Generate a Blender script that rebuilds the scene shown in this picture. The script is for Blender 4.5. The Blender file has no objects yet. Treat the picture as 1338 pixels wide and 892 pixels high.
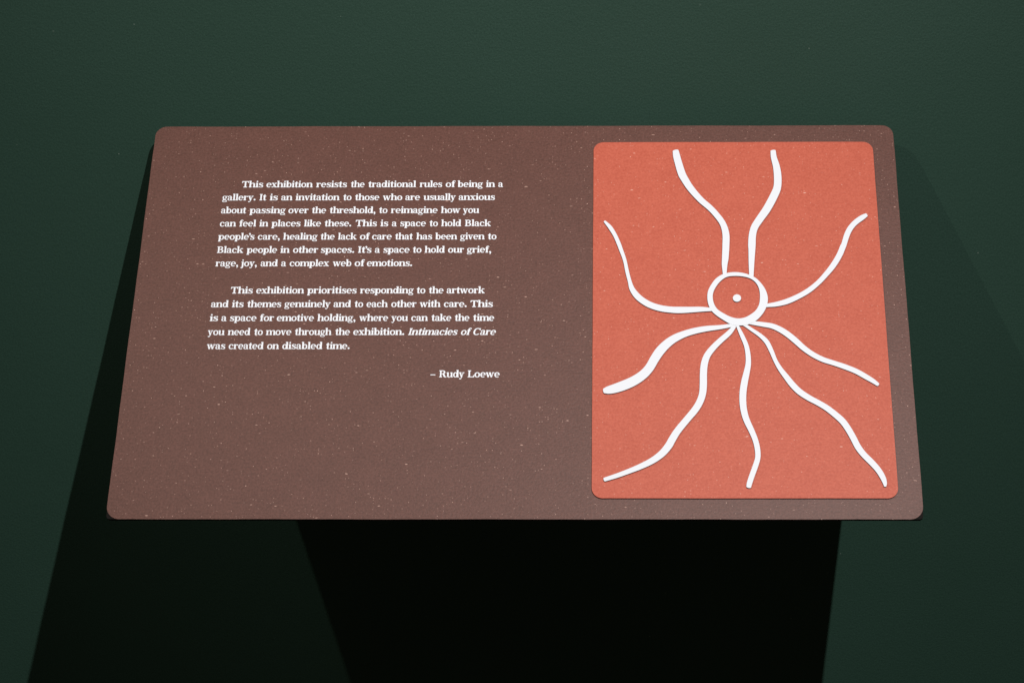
import bpy, bmesh, math, random
from mathutils import Matrix, Vector
random.seed(7)
sc = bpy.context.scene
COL = sc.collection

# ---------------------------------------------------------------- camera
cd = bpy.data.cameras.new('camera')
cd.sensor_fit = 'HORIZONTAL'; cd.sensor_width = 36.0
cd.lens = 65.919; cd.shift_x = -0.080265; cd.shift_y = 0.0
cd.clip_start = 0.05; cd.clip_end = 100
cam = bpy.data.objects.new('camera', cd); COL.objects.link(cam)
M = Matrix(((0.999936881, 0.000688229, 0.011214335),
            (0.0104439285, 0.311060435, -0.950332747),
            (-0.00414238218, 0.950389884, 0.311033613))).to_4x4()
M.translation = Vector((0.10424379, -2.12564771, 1.53176212))
cam.matrix_world = M
sc.camera = cam

# ---------------------------------------------------------------- light
w = bpy.data.worlds.new('World'); sc.world = w; w.use_nodes = True
bg = w.node_tree.nodes['Background']
bg.inputs[0].default_value = (1.0, 0.86, 0.62, 1); bg.inputs[1].default_value = 0.036
sc.view_settings.view_transform = 'Standard'; sc.view_settings.look = 'None'
sc.view_settings.exposure = 0; sc.view_settings.gamma = 1

def spot(name, loc, aim, watts, radius, cone, blend, color):
    l = bpy.data.lights.new(name, 'SPOT'); l.energy = watts; l.shadow_soft_size = radius
    l.spot_size = math.radians(cone); l.spot_blend = blend; l.color = color
    o = bpy.data.objects.new(name, l); COL.objects.link(o); o.location = loc
    o.rotation_euler = (Vector(aim) - Vector(loc)).to_track_quat('-Z', 'Y').to_euler()
    return o
spot('track_spotlight', (0.6834, -1.7830, 2.95), (-0.24, 0.0, 0.20), 272, 0.011, 64, 1.0, (1.0, 0.97, 0.94))
spot('track_spotlight', (-1.1213, -1.0495, 2.80), (0.56, -0.05, 0.82), 74, 0.012, 68, 1.0, (1.0, 0.90, 0.80))

# ---------------------------------------------------------------- node helpers
class NT:
    def __init__(s, name):
        s.m = bpy.data.materials.new(name); s.m.use_nodes = True
        s.t = s.m.node_tree; s.b = s.t.nodes['Principled BSDF']
        tc = s.t.nodes.new('ShaderNodeTexCoord'); s.co = tc.outputs['Object']
    def n(s, typ, **kw):
        x = s.t.nodes.new('ShaderNode' + typ)
        for k, v in kw.items(): setattr(x, k, v)
        return x
    def link(s, a, b): s.t.links.new(a, b)
    def val(s, sock, v):
        if isinstance(v, (int, float)): sock.default_value = v
        else: s.link(v, sock)
    def math(s, op, a, b=0.0, c=0.0, clamp=False):
        x = s.n('Math', operation=op); x.use_clamp = clamp
        s.val(x.inputs[0], a); s.val(x.inputs[1], b); s.val(x.inputs[2], c)
        return x.outputs[0]
    def mapr(s, v, a, b, c=0.0, d=1.0):
        x = s.n('MapRange'); s.val(x.inputs[0], v)
        for i, q in enumerate((a, b, c, d)): x.inputs[i+1].default_value = q
        return x.outputs[0]
    def scaled(s, sc3, rot=(0, 0, 0), loc=(0, 0, 0), co=None):
        x = s.n('Mapping'); s.link(co or s.co, x.inputs[0])
        x.inputs['Scale'].default_value = sc3; x.inputs['Rotation'].default_value = rot; x.inputs['Location'].default_value = loc
        return x.outputs[0]
    def noise(s, scale, detail=2.0, rough=0.5, co=None, out=0):
        x = s.n('TexNoise'); s.link(co or s.co, x.inputs['Vector'])
        x.inputs['Scale'].default_value = scale; x.inputs['Detail'].default_value = detail; x.inputs['Roughness'].default_value = rough
        return x.outputs[out]
    def flecks(s, scale, keep, r, co=None):
        """sparse random specks: cells of a Voronoi, only the share `keep` of them carry a dot"""
        x = s.n('TexVoronoi', feature='F1', voronoi_dimensions='2D'); s.link(co or s.co, x.inputs['Vector']); x.inputs['Scale'].default_value = scale
        sep = s.n('SeparateColor'); s.link(x.outputs['Color'], sep.inputs[0])
        on = s.math('LESS_THAN', sep.outputs[0], keep)
        rad = s.math('MULTIPLY_ADD', sep.outputs[1], r*0.75, r*0.25)
        d = s.math('SUBTRACT', 1.0, s.math('DIVIDE', x.outputs['Distance'], rad), clamp=True)
        d = s.math('MULTIPLY', d, 2.2, clamp=True)
        lum = s.math('MULTIPLY_ADD', sep.outputs[2], 0.75, 0.25)
        return s.math('MULTIPLY', s.math('MULTIPLY', d, on), lum)
    def mix(s, fac, a, b, typ='MIX'):
        x = s.n('Mix', data_type='RGBA', blend_type=typ)
        s.val(x.inputs[0], fac)
        for sock, v in ((x.inputs[6], a), (x.inputs[7], b)):
            if isinstance(v, tuple): sock.default_value = v if len(v) == 4 else (*v, 1)
            else: s.link(v, sock)
        return x.outputs[2]
    def bump(s, h, strength, dist):
        x = s.n('Bump'); s.link(h, x.inputs['Height']); x.inputs['Strength'].default_value = strength; x.inputs['Distance'].default_value = dist
        s.link(x.outputs[0], s.b.inputs['Normal'])
    def done(s, col=None, rough=0.6, spec=0.3):
        if col is not None:
            if isinstance(col, tuple): s.b.inputs['Base Color'].default_value = (*col, 1)
            else: s.link(col, s.b.inputs['Base Color'])
        s.val(s.b.inputs['Roughness'], rough); s.b.inputs['Specular IOR Level'].default_value = spec
        return s.m

def paper(name, base, dark, light, fleck, amount, spec):
    """recycled card: fibrous mottling and pale flecks"""
    k = NT(name)
    warp = k.noise(60, 2, out=1)
    v = k.n('VectorMath', operation='MULTIPLY_ADD'); k.link(warp, v.inputs[0]); v.inputs[1].default_value = (0.004,)*3; k.link(k.co, v.inputs[2])
    cow = v.outputs[0]
    grain = k.mapr(k.noise(430, 2, 0.7), 0.36, 0.64)
    fib = k.mapr(k.noise(1.0, 3, 0.65, co=k.scaled((230, 620, 400), co=cow)), 0.34, 0.66)
    cloud = k.mapr(k.noise(38, 4, 0.65), 0.3, 0.7)
    f = k.math('ADD', k.math('MULTIPLY', grain, 0.5), k.math('ADD', k.math('MULTIPLY', fib, 0.3), k.math('MULTIPLY', cloud, 0.2)))
    col = k.mix(f, dark, light)
    fl = k.flecks(165, 0.085*amount, 0.095)
    fl = k.math('MAXIMUM', fl, k.math('MULTIPLY', k.flecks(330, 0.12*amount, 0.22), 0.55))
    fl = k.math('MAXIMUM', fl, k.math('MULTIPLY', k.flecks(1.0, 0.035*amount, 0.14, co=k.scaled((70, 190, 130), (0, 0, 0.9), co=cow)), 0.7))
    fl = k.math('MAXIMUM', fl, k.math('MULTIPLY', k.flecks(1.0, 0.035*amount, 0.14, co=k.scaled((80, 210, 130), (0, 0, -0.6), (3, 5, 1), co=cow)), 0.6))
    col = k.mix(fl, col, fleck)
    k.bump(k.math('ADD', grain, fib), 0.25, 0.0002)
    return k.done(col, 0.54, spec)

M_BROWN = paper('brown_recycled_card', None, (0.064, 0.018, 0.010), (0.136, 0.050, 0.037), (0.70, 0.45, 0.37), 0.85, 0.44)
M_ORANGE = paper('orange_recycled_card', None, (0.425, 0.078, 0.044), (0.565, 0.130, 0.080), (0.82, 0.52, 0.43), 0.75, 0.26)

k = NT('white_ink'); M_INK = k.done((0.815, 0.85, 0.92), 0.55, 0.3)
k = NT('white_relief'); k.bump(k.noise(900, 2), 0.1, 0.0001); M_WHITE = k.done((0.735, 0.77, 0.84), 0.5, 0.3)
k = NT('cut_edge'); M_EDGE = k.done(k.mix(k.noise(300, 2), (0.10, 0.055, 0.06), (0.17, 0.10, 0.10)), 0.8, 0.15)
k = NT('black_board'); M_BLACK = k.done(k.mix(k.noise(200, 2), (0.006, 0.005, 0.005), (0.012, 0.010, 0.009)), 0.8, 0.1)
k = NT('black_steel'); k.bump(k.noise(700, 2), 0.1, 0.0001); M_STEEL = k.done((0.010, 0.010, 0.010), 0.6, 0.2)

k = NT('dark_green_wall_paint')
n1 = k.noise(380, 3, 0.6); n2 = k.noise(130, 3, 0.55); n3 = k.noise(3.0, 5, 0.6)
col = k.mix(k.mapr(n3, 0.3, 0.7), (0.0212, 0.0575, 0.0410), (0.0252, 0.0645, 0.0476))
col = k.mix(k.math('MULTIPLY', k.mapr(k.noise(560, 2, 0.75), 0.32, 0.68), 0.75), col, (0.012, 0.036, 0.0255))
col = k.mix(k.math('MULTIPLY', k.flecks(34, 0.026, 0.028, co=k.scaled((1, 1, 1), (math.pi/2, 0, 0))), 0.6), col, (0.30, 0.36, 0.32))
col = k.mix(k.math('MULTIPLY', k.flecks(1.0, 0.02, 0.05, co=k.scaled((30, 9, 30), (math.pi/2, 0, 0))), 0.18), col, (0.20, 0.26, 0.22))
h = k.math('ADD', n1, k.math('MULTIPLY', n2, 0.7))
k.bump(h, 0.5, 0.0007)
M_WALL = k.done(col, 0.62, 0.3)

# ---------------------------------------------------------------- mesh helpers
def link(name, bm, mats, parent=None, local=None):
    me = bpy.data.meshes.new(name); bmesh.ops.recalc_face_normals(bm, faces=bm.faces)
    bm.to_mesh(me); bm.free()
    for m in (mats if isinstance(mats, (list, tuple)) else [mats]): me.materials.append(m)
    o = bpy.data.objects.new(name, me); COL.objects.link(o)
    if parent: o.parent = parent
    return o

def prism(bm, outline, z0, z1, side_mat=0, top_mat=0, hole=None):
    """solid between z0 and z1 over a closed outline (counter-clockwise), optionally with a hole"""
    def loop(pts, z): return [bm.verts.new((p[0], p[1], z)) for p in pts]
    t, b = loop(outline, z1), loop(outline, z0)
    n = len(t)
    for i in range(n):
        f = bm.faces.new((b[i], b[(i+1) % n], t[(i+1) % n], t[i])); f.material_index = side_mat
    if hole is None:
        f = bm.faces.new(t); f.material_index = top_mat
        f = bm.faces.new(b[::-1]); f.material_index = side_mat
    else:
        ht, hb = loop(hole, z1), loop(hole, z0); m = len(ht)
        for i in range(m):
            f = bm.faces.new((ht[i], ht[(i+1) % m], hb[(i+1) % m], hb[i])); f.material_index = side_mat
        for A, B, mi in ((t, ht, top_mat), (b, hb, side_mat)):
            ed = [bm.edges.get((L[i], L[(i+1) % len(L)])) for L in (A, B) for i in range(len(L))]
            for f in bmesh.ops.triangle_fill(bm, edges=ed, use_beauty=True)['geom']:
                if isinstance(f, bmesh.types.BMFace): f.material_index = mi

def rounded(x0, y0, x1, y1, rt, seg=10, wob=0.0, rb=None):
    P = []; rb = rb or rt
    for cx, cy, a in ((x1-rt, y1-rt, 0), (x0+rt, y1-rt, 90), (x0+rb, y0+rb, 180), (x1-rb, y0+rb, 270)):
        r = rt if a < 180 else rb
        for i in range(seg+1):
            t = math.radians(a + 90*i/seg); P.append((cx+r*math.cos(t), cy+r*math.sin(t)))
    if not wob: return P
    Q = []                                          # long edges cut by hand: a slight waver
    for i, p in enumerate(P):
        q = P[(i+1) % len(P)]; L = math.dist(p, q); k = max(1, int(L/0.006)) if L > 0.03 else 1
        for j in range(k):
            t = j/k; s = wob*(math.sin(p[0]*9+t*L*31)+0.6*math.sin(1.7+t*L*83)+random.uniform(-.6, .6)) if j else 0
            nx, ny = (p[1]-q[1])/L, (q[0]-p[0])/L
            Q.append((p[0]+(q[0]-p[0])*t+nx*s, p[1]+(q[1]-p[1])*t+ny*s))
    return Q

def catmull(P, k=5, closed=False):
    out = []; n = len(P)
    for i in range(n if closed else n-1):
        g = (lambda j: P[j % n]) if closed else (lambda j: P[min(max(j, 0), n-1)])
        a, b, c, d = g(i-1), g(i), g(i+1), g(i+2)
        # centripetal-like damping of uneven spacing
        lb = math.dist(b, c); m1 = [(c[j]-a[j]) for j in (0, 1)]; m2 = [(d[j]-b[j]) for j in (0, 1)]
        l1 = math.hypot(*m1) or 1; l2 = math.hypot(*m2) or 1
        m1 = [x/l1*lb for x in m1]; m2 = [x/l2*lb for x in m2]
        for s in range(k):
            t = s/k; t2, t3 = t*t, t*t*t
            out.append(tuple((2*t3-3*t2+1)*b[j]+(t3-2*t2+t)*m1[j]+(-2*t3+3*t2)*c[j]+(t3-t2)*m2[j] for j in (0, 1)))
    if not closed: out.append(P[-1])
    return out

# ---------------------------------------------------------------- measurements (millimetres on the panel face: x from its middle, y down from its top edge)
LEGS = [
    [(169.35,-37.17,176.04,-35.74),(169.71,-43.56,177.40,-41.52),(171.28,-51.87,179.10,-49.19),(175.11,-68.15,183.12,-64.69),(178.34,-75.18,185.34,-70.31),(185.31,-87.72,191.36,-82.36),(196.98,-102.98,201.85,-97.51),(206.96,-113.09,211.46,-107.66),(213.16,-120.81,218.20,-116.09),(220.21,-132.56,226.21,-129.05),(222.56,-144.50,230.06,-143.22),(222.22,-158.24,229.87,-158.46),(221.24,-175.68,228.31,-176.23),(220.90,-183.37,226.93,-183.61),(221.67,-194.01,225.86,-193.97),(221.73,-196.68,225.65,-196.69)],
    [(279.66,-37.05,285.62,-36.33),(279.81,-45.16,286.22,-43.59),(281.66,-57.25,289.12,-55.40),(282.22,-68.54,290.57,-67.89),(281.68,-81.10,290.05,-82.12),(279.77,-87.82,287.54,-92.02),(269.38,-109.12,276.76,-114.34),(260.71,-123.28,267.37,-128.61),(254.69,-134.03,261.81,-137.84),(251.77,-144.90,259.57,-146.27),(250.50,-158.19,258.66,-158.59),(250.64,-163.79,258.15,-163.99),(250.34,-178.93,256.64,-179.09),(250.37,-193.98,255.35,-194.07),(250.23,-198.42,254.93,-198.60)],
    [(91.81,-129.07,93.57,-127.20),(96.85,-136.99,100.26,-134.07),(102.38,-147.26,106.13,-144.98),(106.60,-158.53,110.63,-156.61),(108.33,-163.75,112.31,-162.11),(112.80,-177.61,116.48,-176.42),(115.56,-192.87,119.40,-191.84),(118.10,-204.35,122.01,-203.10),(119.90,-213.88,124.84,-211.14),(124.96,-223.41,129.88,-218.52),(131.84,-230.41,135.68,-224.24),(141.11,-236.39,143.75,-229.48),(152.94,-240.58,154.43,-233.26),(165.24,-242.42,165.97,-234.97),(173.06,-242.88,173.19,-235.10),(184.84,-242.23,184.78,-235.19),(197.76,-241.07,197.83,-235.20),(208.73,-240.35,208.89,-236.54),(210.72,-240.21,210.80,-236.68)],
    [(381.53,-118.45,383.36,-122.41),(376.51,-120.79,379.24,-126.22),(370.38,-125.31,373.69,-130.63),(365.06,-130.63,369.15,-135.14),(360.10,-137.54,365.16,-141.10),(356.51,-145.60,362.08,-148.02),(352.72,-157.44,358.22,-159.63),(351.91,-158.49,357.56,-161.39),(347.48,-169.17,352.89,-172.52),(340.10,-182.06,344.93,-186.12),(331.55,-193.86,335.49,-197.98),(323.80,-202.98,327.15,-207.34),(313.65,-211.97,316.57,-217.05),(302.98,-218.99,305.23,-224.51),(289.58,-225.47,291.26,-231.58),(277.95,-229.31,278.71,-234.79),(268.12,-231.47,268.45,-235.55),(266.40,-231.91,266.77,-235.69)],
    [(93.57,-338.35,92.60,-332.26),(96.78,-338.87,95.24,-330.61),(103.01,-338.20,100.44,-328.47),(114.37,-334.65,110.71,-324.14),(126.42,-328.65,121.62,-318.87),(136.98,-320.52,130.78,-312.29),(144.50,-311.28,136.92,-305.06),(150.21,-300.77,142.16,-295.03),(155.90,-291.79,148.47,-284.82),(162.86,-283.39,157.14,-275.69),(170.36,-277.04,166.56,-269.06),(180.24,-271.52,177.98,-264.17),(190.81,-267.76,189.47,-260.70),(203.05,-264.86,202.37,-258.39),(217.17,-262.42,216.73,-257.37),(227.32,-260.24,226.82,-256.08),(231.24,-259.15,230.69,-255.44)],
    [(93.89,-438.73,92.68,-434.64),(105.82,-435.01,104.34,-430.30),(118.53,-430.19,116.76,-425.16),(131.77,-424.84,129.46,-419.18),(144.52,-418.40,141.24,-412.36),(155.11,-410.55,150.28,-404.74),(163.04,-401.01,156.84,-396.02),(166.66,-394.10,160.16,-389.80),(172.09,-384.45,166.32,-379.69),(183.20,-369.76,177.85,-364.82),(190.81,-360.23,184.99,-355.48),(196.42,-350.53,189.86,-347.06),(199.97,-339.85,192.81,-338.15),(201.31,-328.66,193.70,-328.26),(201.68,-315.24,194.18,-314.81),(202.81,-304.50,195.59,-302.79),(205.37,-295.89,199.34,-292.26),(210.70,-287.69,205.97,-282.98),(218.21,-279.13,214.30,-274.27),(228.00,-269.34,224.33,-264.99),(232.85,-262.25,229.40,-259.32),(234.57,-258.34,231.23,-256.25)],
    [(244.17,-445.22,239.35,-444.17),(245.08,-442.17,239.90,-440.54),(247.99,-433.62,242.78,-431.65),(251.98,-422.81,246.72,-420.92),(254.87,-412.78,249.46,-412.02),(255.05,-402.49,249.45,-403.28),(253.20,-391.73,247.76,-393.57),(249.82,-381.07,244.32,-383.65),(244.95,-367.68,238.76,-370.26),(242.90,-357.83,236.17,-359.30),(242.27,-347.95,235.19,-348.29),(242.95,-336.55,235.77,-335.87),(244.71,-325.68,237.76,-324.22),(246.99,-314.35,240.79,-312.91),(248.73,-303.92,243.02,-303.43),(248.59,-292.64,243.35,-293.29),(246.76,-281.10,242.05,-282.72),(242.43,-269.36,238.37,-271.36),(237.77,-259.04,234.91,-260.50),(236.47,-255.79,233.83,-257.06)],
    [(383.45,-443.93,380.97,-444.07),(384.22,-440.82,380.31,-441.84),(383.33,-434.01,378.27,-436.61),(378.95,-424.39,373.91,-428.22),(372.32,-415.23,367.50,-419.85),(364.83,-406.49,359.89,-410.98),(359.74,-398.28,354.03,-402.06),(355.56,-388.21,349.66,-391.63),(350.67,-377.69,344.96,-381.56),(344.98,-368.26,339.85,-373.07),(337.20,-360.24,332.88,-365.56),(328.45,-352.63,324.76,-358.15),(319.14,-346.46,316.01,-352.06),(309.81,-340.65,306.42,-346.41),(301.05,-333.78,296.83,-339.25),(294.40,-326.14,289.47,-330.85),(288.35,-317.61,283.56,-321.60),(281.57,-308.03,277.42,-311.04),(276.95,-299.10,273.08,-301.17),(273.01,-286.86,268.75,-289.06),(268.29,-275.69,264.25,-278.94),(260.83,-267.85,258.12,-271.45),(251.73,-261.07,249.66,-264.31),(244.64,-255.82,242.91,-258.78),(240.75,-253.43,239.20,-256.51)],
    [(383.22,-326.53,380.93,-329.71),(379.00,-322.18,376.25,-326.44),(371.18,-316.22,368.22,-321.38),(360.94,-309.72,358.36,-315.12),(348.80,-304.21,346.65,-309.82),(337.41,-300.03,335.53,-305.44),(326.48,-295.82,324.15,-301.36),(316.29,-289.80,313.21,-295.08),(307.41,-282.30,303.59,-287.36),(300.15,-274.28,295.90,-279.53),(291.70,-266.15,287.81,-271.75),(282.90,-259.77,279.87,-265.66),(273.64,-255.56,271.91,-261.42),(263.02,-253.72,262.03,-259.18),(252.64,-252.38,251.87,-256.99),(247.47,-251.65,246.76,-255.97)],
]
RING_OUT = [(204.13,-223.12),(205.20,-215.50),(208.38,-208.51),(213.61,-200.85),(220.24,-195.74),(227.27,-193.31),(235.15,-192.42),(244.10,-193.58),(251.86,-196.42),(257.90,-200.26),(263.27,-206.66),(267.47,-214.30),(269.42,-221.92),(269.41,-228.25),(267.45,-235.81),(263.62,-243.35),(257.26,-250.86),(249.90,-255.60),(243.19,-257.59),(235.44,-257.84),(227.75,-255.83),(220.13,-250.83),(213.60,-245.81),(208.20,-239.78),(205.04,-231.97)]
RING_IN = [(209.93,-223.12),(210.98,-216.78),(213.93,-210.42),(219.15,-203.41),(226.01,-198.43),(235.01,-197.16),(243.96,-197.94),(250.62,-200.00),(256.09,-204.10),(259.78,-210.48),(261.19,-218.11),(260.88,-226.97),(259.54,-233.28),(255.99,-239.58),(250.26,-244.59),(243.49,-248.35),(235.69,-249.34),(228.00,-247.08),(221.44,-243.31),(214.90,-238.28),(211.18,-231.34)]
DOT = [(240.67,-224.55),(240.49,-225.73),(240.01,-226.83),(239.27,-227.77),(238.32,-228.49),(237.24,-228.94),(236.08,-229.10),(234.93,-228.94),(233.87,-228.48),(232.97,-227.76),(232.29,-226.82),(231.87,-225.72),(231.75,-224.54),(231.94,-223.36),(232.42,-222.26),(233.16,-221.32),(234.10,-220.59),(235.19,-220.14),(236.35,-219.98),(237.50,-220.14),(238.56,-220.60),(239.47,-221.32),(240.15,-222.27),(240.56,-223.37)]
TEXT = [
    (1,-81.26,[('This',-315.29,-291.20),('exhibition',-287.52,-235.47),('resists',-231.44,-196.92),('the',-192.53,-177.12),('traditional',-172.91,-119.30),('rules',-115.10,-89.89),('of',-85.95,-74.87),('being',-72.46,-44.13),('in',-40.55,-30.55),('a',-26.80,-21.57)]),
    (1,-98.23,[('gallery.',-335.60,-298.21),('It',-293.83,-286.17),('is',-282.33,-273.33),('an',-269.49,-256.99),('invitation',-253.33,-204.18),('to',-199.98,-190.72),('those',-186.79,-159.60),('who',-155.58,-133.86),('are',-130.44,-114.02),('usually',-110.00,-74.05),('anxious',-70.67,-30.16)]),
    (1,-115.03,[('about',-335.36,-307.32),('passing',-303.49,-263.29),('over',-260.18,-237.67),('the',-233.94,-218.09),('threshold,',-214.09,-162.94),('to',-158.85,-149.54),('reimagine',-145.72,-93.59),('how',-89.77,-68.24),('you',-65.31,-47.26)]),
    (1,-132.00,[('can',-335.18,-317.23),('feel',-313.59,-294.93),('in',-291.12,-281.29),('places',-277.57,-245.37),('like',-241.38,-222.53),('these.',-218.54,-188.86),('This',-184.16,-160.36),('is',-156.38,-147.72),('a',-143.65,-138.29),('space',-134.30,-105.86),('to',-101.88,-92.52),('hold',-88.80,-66.72),('Black',-62.47,-33.65)]),
    (1,-148.86,[('people’s',-335.35,-295.17),('care,',-291.46,-267.01),('healing',-263.30,-225.25),('the',-221.80,-206.25),('lack',-202.45,-181.94),('of',-178.23,-167.12),('care',-164.75,-143.00),('that',-139.20,-119.64),('has',-115.67,-98.19),('been',-94.66,-70.54),('given',-67.19,-40.15),('to',-36.45,-26.95)]),
    (1,-165.68,[('Black',-334.99,-306.10),('people',-302.23,-268.75),('in',-264.97,-254.86),('other',-251.08,-223.34),('spaces.',-220.17,-183.46),('It’s',-179.24,-164.46),('a',-160.68,-155.09),('space',-151.13,-122.36),('to',-118.76,-109.20),('hold',-105.69,-83.59),('our',-79.90,-62.31),('grief,',-59.07,-32.39)]),
    (1,-182.57,[('rage,',-335.13,-310.15),('joy,',-307.35,-289.60),('and',-285.48,-266.68),('a',-262.82,-257.42),('complex',-253.48,-210.15),('web',-206.03,-185.66),('of',-181.98,-170.87),('emotions.',-168.51,-118.72)]),
    (2,-216.46,[('This',-315.42,-291.15),('exhibition',-287.41,-235.15),('prioritises',-231.55,-177.67),('responding',-173.93,-115.42),('to',-112.12,-102.67),('the',-98.84,-82.84),('artwork',-79.37,-37.89)]),
    (2,-233.36,[('and',-335.14,-316.19),('its',-312.28,-299.71),('themes',-295.71,-258.73),('genuinely',-255.17,-205.10),('and',-201.73,-182.89),('to',-178.82,-169.57),('each',-165.84,-142.84),('other',-138.94,-111.56),('with',-108.01,-85.46),('care.',-81.74,-56.93),('This',-53.04,-28.50)]),
    (2,-250.31,[('is',-334.88,-325.91),('a',-322.28,-316.61),('space',-312.90,-284.21),('for',-280.49,-265.19),('emotive',-262.17,-221.91),('holding,',-218.11,-176.88),('where',-172.73,-141.49),('you',-137.95,-120.03),('can',-116.41,-98.45),('take',-94.57,-73.05),('the',-69.26,-53.47),('time',-49.42,-26.62)]),
    (2,-267.33,[('you',-335.39,-317.36),('need',-313.74,-289.49),('to',-285.27,-275.90),('move',-272.46,-245.11),('through',-241.23,-201.75),('the',-197.62,-181.87),('exhibition.',-178.17,-123.11),('/Intimacies',-119.04,-65.40),('/of',-61.97,-50.38),('/Care',-48.59,-24.24)]),
    (2,-284.21,[('was',-334.77,-314.91),('created',-311.22,-273.79),('on',-269.84,-257.15),('disabled',-253.47,-210.42),('time.',-206.39,-180.97)]),
    (3,-317.88,[('–',-92.64,-87.41),('Rudy',-83.25,-56.51),('Loewe',-52.86,-18.81)]),
]

PW, PH = 0.84, 0.47935
TILT = math.radians(45)

# ---------------------------------------------------------------- the wall
bm = bmesh.new()
bmesh.ops.create_cube(bm, size=1.0)
for v in bm.verts: v.co = Vector((v.co.x*9.0, v.co.y*0.12 + 0.06, v.co.z*4.2 + 2.1))
wall = link('wall', bm, M_WALL); wall['kind'] = 'structure'
wall['label'] = 'matt dark green painted wall behind the sloping panel'; wall['category'] = 'wall'

# ---------------------------------------------------------------- the panel
root = bpy.data.objects.new('information_panel', None); COL.objects.link(root)
root.empty_display_size = 0.1
root.location = (0, -0.017, 1.10); root.rotation_euler = (TILT, 0, 0)
root['label'] = 'sloping brown text panel with orange picture card fixed to the dark green wall'
root['category'] = 'information panel'

FACE = 0.0006
bm = bmesh.new(); prism(bm, rounded(-PW/2, -PH, PW/2, 0, 0.0125, wob=0.00012, rb=0.0142), -FACE, 0)
face = link('face_board', bm, M_BROWN, root)
bm = bmesh.new(); prism(bm, rounded(-PW/2+.0004, -PH+.0002, PW/2-.0004, -.0004, 0.013, 8, rb=0.004), -0.0042, -FACE)
link('backing_board', bm, M_BLACK, root)

# wall bracket under the board
def plate(bm, P, x0, x1):
    a = [bm.verts.new((x0, y, z)) for y, z in P]; b = [bm.verts.new((x1, y, z)) for y, z in P]
    n = len(P)
    for i in range(n): bm.faces.new((a[i], a[(i+1) % n], b[(i+1) % n], b[i]))
    bm.faces.new(a[::-1]); bm.faces.new(b)
c, s = math.cos(TILT), math.sin(TILT)
def onwall(d):                                     # panel coordinates of a wall point d below the hinge line
    y, z = 0.0155, -d                              # world offsets from the root
    return (y*c + z*s, -y*s + z*c)
for x in (-0.2, 0.2):
    bm = bmesh.new(); plate(bm, [(-0.012, -0.0043), (-0.30, -0.0043), (-0.295, -0.016), onwall(0.21), onwall(0.02)], x-.0025, x+.0025)
    link('wall_bracket', bm, M_STEEL, root)

CT = 0.0018
bm = bmesh.new(); prism(bm, rounded(0.07990, -0.4569, 0.39555, -0.0233, 0.0115, wob=0.00006), 0.0, CT)
card = link('picture_card', bm, M_ORANGE, root)

TOP = CT + 0.0018
def mmp(P): return [(x/1000, y/1000) for x, y in P]
bm = bmesh.new()
prism(bm, catmull(mmp(RING_OUT), 5, True), CT, TOP, 1, 0, hole=catmull(mmp(RING_IN), 5, True))
link('body_ring', bm, [M_WHITE, M_EDGE], card)
bm = bmesh.new(); prism(bm, mmp(DOT), CT, TOP, 1, 0)
link('centre_dot', bm, [M_WHITE, M_EDGE], card)
for i, L in enumerate(LEGS):
    a = catmull([(p[0]/1000, p[1]/1000) for p in L]); b = catmull([(p[2]/1000, p[3]/1000) for p in L])
    # blunt, slightly rounded free end
    mx, my = (a[0][0]+b[0][0])/2, (a[0][1]+b[0][1])/2
    dx, dy = mx-(a[2][0]+b[2][0])/2, my-(a[2][1]+b[2][1])/2; dl = math.hypot(dx, dy); wd = math.dist(a[0], b[0])
    dx, dy = dx/dl, dy/dl
    cap = []
    for t in range(1, 8):
        th = math.pi*t/8; u = math.cos(th); e = math.sin(th)**0.7
        cap.append((mx+(a[0][0]-mx)*u+dx*wd*0.28*e, my+(a[0][1]-my)*u+dy*wd*0.28*e))
    bm = bmesh.new(); z1 = TOP - 0.00002*(i+1)
    n = len(a)
    ta = [bm.verts.new((*p, z1)) for p in a]; tb = [bm.verts.new((*p, z1)) for p in b]; tc = [bm.verts.new((*p, z1)) for p in cap]
    for j in range(n-1): bm.faces.new((ta[j], ta[j+1], tb[j+1], tb[j]))
    bm.faces.new([ta[0]] + tc[::-1][::-1] + [tb[0]])
    rim = ta[::-1] + tc + tb
    low = [bm.verts.new((v.co.x, v.co.y, CT)) for v in rim]
    for j in range(len(rim)):
        k2 = (j+1) % len(rim)
        f = bm.faces.new((rim[j], rim[k2], low[k2], low[j])); f.material_index = 1
    link('leg', bm, [M_WHITE, M_EDGE], card)

# ---------------------------------------------------------------- lettering: a bold slab serif drawn stroke by stroke (1000 units = 1 em)
XH, CAPH, ASC, ST, TH, SL, OV = 488, 680, 716, 150, 74, 76, 46
def R(x0, y0, x1, y1): return [[(x0, y0), (x1, y0), (x1, y1), (x0, y1)]]
def G(*p): return [list(p)]
def D(cx, cy, r, n=14): return [[(cx+r*math.cos(2*math.pi*i/n), cy+r*math.sin(2*math.pi*i/n)) for i in range(n)]]
def ARC(cx, cy, rx, ry, sx, sy, a0=0, a1=360, n=26):
    o = []; i_ = []
    for k in range(n+1):
        t = math.radians(a0+(a1-a0)*k/n); c, d = math.cos(t), math.sin(t)
        c2 = math.copysign(abs(c)**0.92, c); d2 = math.copysign(abs(d)**0.92, d)
        o.append((cx+rx*c2, cy+ry*d2)); i_.append((cx+(rx-sx)*c2, cy+(ry-sy)*d2))
    return [[i_[k], o[k], o[k+1], i_[k+1]] for k in range(n)]
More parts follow.
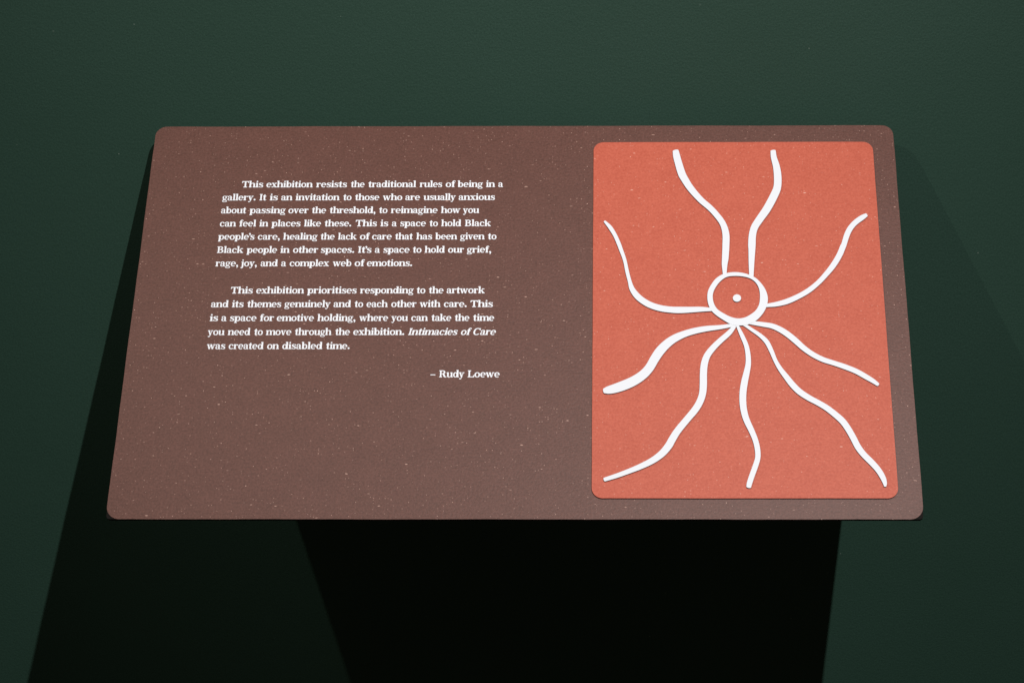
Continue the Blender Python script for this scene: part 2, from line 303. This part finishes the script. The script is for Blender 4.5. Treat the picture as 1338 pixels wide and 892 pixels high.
def W(*P):                                          # a stroke of changing weight through (x, y, width)
    c = catmull([(p[0], p[1]) for p in P], 5); n = len(c)
    ww = []
    for i in range(len(P)-1):
        for q in range(5): ww.append(P[i][2]+(P[i+1][2]-P[i][2])*q/5)
    ww.append(P[-1][2]); l = []; r = []
    for i in range(n):
        p, q = c[max(i-1, 0)], c[min(i+1, n-1)]; L = math.dist(p, q) or 1
        nx, ny = -(q[1]-p[1])/L, (q[0]-p[0])/L; h = ww[i]*0.55
        l.append((c[i][0]+nx*h, c[i][1]+ny*h)); r.append((c[i][0]-nx*h, c[i][1]-ny*h))
    return [[l[i], l[i+1], r[i+1], r[i]] for i in range(n-1)]
def STEM(x, y0, y1, foot='lr', head='l', w=ST):
    out = R(x, y0, x+w, y1)
    fl, fr = x-(OV if 'l' in foot else 0), x+w+(OV if 'r' in foot else 0)
    if foot: out += R(fl, y0, fr, y0+SL)
    hl, hr = x-(OV+6 if 'l' in head else 0), x+w+(OV if 'r' in head else 0)
    if head: out += G((hl, y1-SL-8), (hr, y1-SL-8), (hr, y1), (hl, y1-(10 if head == 'l' else 0)))
    return out
def ARCH(x0, x1):                                   # from the stem's right side over to the next stem whose left side is x1
    m = x1+ST/2
    return W((x0-10, 345, 40), (x0+60, 430, 52), ((x0+x1)/2+30, 457, 62), (x1+30, 430, 104), (m, 330, ST)) + R(x1, 0, x1+ST, 335)
def DIAG(x0, y0, x1, y1, w): return G((x0-w/2, y0), (x0+w/2, y0), (x1+w/2, y1), (x1-w/2, y1))
BOWL = lambda cx, rx=212: ARC(cx, 242, rx, 252, 124, TH)
FONT = {
 'a': (500, W((80, 370, 80), (105, 435, 66), (210, 468, 52), (315, 425, 95), (346, 340, ST)) + D(100, 350, 52) + R(282, 60, 410, 345) + W((346, 80, ST), (380, 30, 70), (480, 28, 56)) + ARC(205, 130, 178, 142, 116, 48, 60, 330)),
 'b': (560, R(60, 0, 60+ST, ASC) + R(14, ASC-SL, 100, ASC) + BOWL(312)),
 'c': (490, ARC(262, 242, 236, 252, 128, TH, 52, 322) + D(400, 365, 62)),
 'd': (585, BOWL(250) + STEM(372, 0, ASC, 'r', 'l')),
 'e': (515, ARC(260, 242, 236, 252, 126, TH, 0, 312) + R(110, 222, 494, 274)),
 'f': (350, STEM(88, 0, 560, 'lr', '') + R(15, XH-SL, 320, XH) + W((152, 540, ST), (170, 625, 105), (235, 678, 62), (300, 676, 56)) + D(322, 636, 52)),
 'g': (510, ARC(230, 322, 196, 170, 112, 48) + G((360, 440), (490, 400), (500, 490), (400, 480)) + W((150, 178, 44), (92, 122, 62), (135, 72, 74), (260, 58, 84), (380, 36, 92)) + ARC(245, -72, 228, 112, 92, 48)),
 'h': (605, STEM(60, 0, ASC) + ARCH(188, 402) + R(402-OV+8, 0, 402+ST+OV, SL)),
 'i': (280, STEM(72, 0, XH) + D(146, 640, 74)),
 'j': (280, STEM(80, -60, XH, '') + W((144, -40, ST), (128, -130, 100), (65, -168, 62), (10, -150, 56)) + D(20, -130, 46) + D(154, 640, 74)),
 'k': (605, STEM(60, 0, ASC) + DIAG(190, 190, 430, 440, 78) + R(330, XH-SL, 560, XH) + DIAG(500, 20, 290, 310, 158) + R(350, 0, 600, SL)),
 'l': (280, STEM(72, 0, ASC)),
 'm': (895, STEM(60, 0, XH) + ARCH(188, 384) + R(384-30, 0, 384+ST+30, SL) + ARCH(512, 706) + R(706-30, 0, 706+ST+OV, SL)),
 'n': (605, STEM(60, 0, XH) + ARCH(188, 402) + R(402-OV+8, 0, 402+ST+OV, SL)),
 'o': (535, ARC(267, 242, 243, 252, 128, TH)),
 'p': (570, STEM(60, -190, XH) + BOWL(325)),
 'r': (445, STEM(60, 0, XH) + W((180, 320, 44), (240, 420, 58), (320, 452, 70)) + D(362, 410, 64)),
 's': (445, W((372, 405, 50), (245, 462, 50), (118, 420, 92), (110, 335, 108), (225, 262, 122), (345, 190, 112), (366, 100, 98), (300, 36, 60), (200, 23, 50), (85, 70, 50)) + R(352, 330, 400, XH) + R(48, 0, 96, 155)),
 't': (355, G((88, 70), (88+ST, 70), (88+ST, 625), (150, 625), (88, 520)) + R(12, XH-SL, 325, XH) + W((152, 110, ST), (178, 40, 96), (250, 24, 58), (335, 75, 44))),
 'u': (605, STEM(60, 130, XH, '') + W((124, 150, ST), (150, 60, 104), (240, 28, 62), (330, 55, 52), (405, 125, 40)) + STEM(394, 0, XH, 'r', 'l')),
 'v': (520, DIAG(262, 0, 108, XH-20, 140) + DIAG(268, 0, 408, XH-20, 60) + R(8, XH-SL, 236, XH) + R(316, XH-SL, 508, XH)),
 'w': (775, DIAG(240, 0, 108, XH-20, 134) + DIAG(246, 0, 372, XH-20, 60) + DIAG(520, 0, 380, XH-20, 134) + DIAG(528, 0, 660, XH-20, 60) + R(8, XH-SL, 226, XH) + R(290, XH-SL, 470, XH) + R(572, XH-SL, 762, XH)),
 'x': (535, DIAG(408, 20, 122, XH-20, 150) + DIAG(112, 20, 404, XH-20, 64) + R(14, XH-SL, 246, XH) + R(312, XH-SL, 510, XH) + R(10, 0, 214, SL) + R(286, 0, 526, SL)),
 'y': (520, DIAG(272, 0, 108, XH-20, 140) + DIAG(196, -150, 408, XH-20, 62) + W((200, -130, 62), (150, -168, 58), (90, -160, 50)) + D(86, -128, 50) + R(8, XH-SL, 236, XH) + R(316, XH-SL, 508, XH)),
 'T': (675, STEM(268, 0, CAPH, '', '', 140) + R(176, 0, 500, SL) + R(50, CAPH-SL-4, 626, CAPH) + G((22, 480), (74, 480), (150, CAPH-SL), (150, CAPH), (46, CAPH)) + G((602, 480), (654, 480), (630, CAPH), (526, CAPH), (526, CAPH-SL))),
 'I': (330, STEM(95, 0, CAPH, '', '', 140) + R(32, 0, 298, SL) + R(32, CAPH-SL, 298, CAPH)),
 'B': (650, STEM(92, 0, CAPH, '', '', 140) + R(30, 0, 330, SL) + R(30, CAPH-SL, 320, CAPH) + R(200, 330, 330, 330+50) + ARC(318, 514, 232, 166, 130, SL, -90, 90) + ARC(328, 190, 282, 190, 140, SL, -90, 90)),
 'R': (720, STEM(92, 0, CAPH, '', '', 140) + R(30, 0, 296, SL) + R(30, CAPH-SL, 330, CAPH) + R(200, 318, 330, 370) + ARC(326, 499, 250, 181, 136, SL, -90, 90) + W((350, 345, 70), (440, 260, 150), (500, 110, 144), (560, 40, 90), (690, 30, 58))),
 'L': (620, STEM(92, 0, CAPH, '', '', 140) + R(30, 0, 570, SL+4) + R(30, CAPH-SL, 310, CAPH) + G((470, 0), (582, 0), (606, 235), (556, 235), (470, 60))),
 'C': (665, ARC(350, 340, 320, 352, 148, SL, 42, 318) + G((560, 455), (612, 455), (612, 690), (572, 690), (540, 590))),
 '.': (250, D(125, 82, 92)),
 ',': (250, D(125, 75, 90) + W((150, 60, 110), (165, -30, 92), (95, -150, 44))),
 '’': (210, D(105, 618, 84) + W((128, 606, 96), (145, 535, 78), (85, 430, 36))),
 '–': (500, R(0, 205, 500, 283)),
}
def word(t):
    faces, x = [], 0.0
    for n, ch in enumerate(t):
        adv, F = FONT[ch]
        if n and t[n-1] == '’': x -= 60
        if ch == '’': x -= 50
        for f in F: faces.append([((p[0]-adv/2)*1.05+adv/2+x, p[1]) for p in f])
        x += adv
    return faces
SY = 0.0082/CAPH
for g, nm in ((1, 'paragraph'), (2, 'paragraph'), (3, 'signature')):
    bm = bmesh.new()
    for gi, v0, words in TEXT:
        if gi != g: continue
        for t, u0, u1 in words:
            ital = t.startswith('/'); F = word(t.lstrip('/'))
            if ital: F = [[(x+0.24*(y-250), y) for x, y in f] for f in F]
            xa = min(p[0] for f in F for p in f); xb = max(p[0] for f in F for p in f); sx = (u1-u0)/1000/(xb-xa)
            for i, f in enumerate(F):               # ink film, each stroke a few microns above the one before
                z = 0.00003 + 0.0000015*(i % 60)
                fc = bm.faces.new([bm.verts.new((u0/1000+(x-xa)*sx, v0/1000+y*SY, z)) for x, y in f])
    bm.normal_update()
    for f in bm.faces:
        if f.normal.z < 0: f.normal_flip()
    me = bpy.data.meshes.new(nm); bm.to_mesh(me); bm.free(); me.materials.append(M_INK)
    o = bpy.data.objects.new(nm, me); COL.objects.link(o); o.parent = face
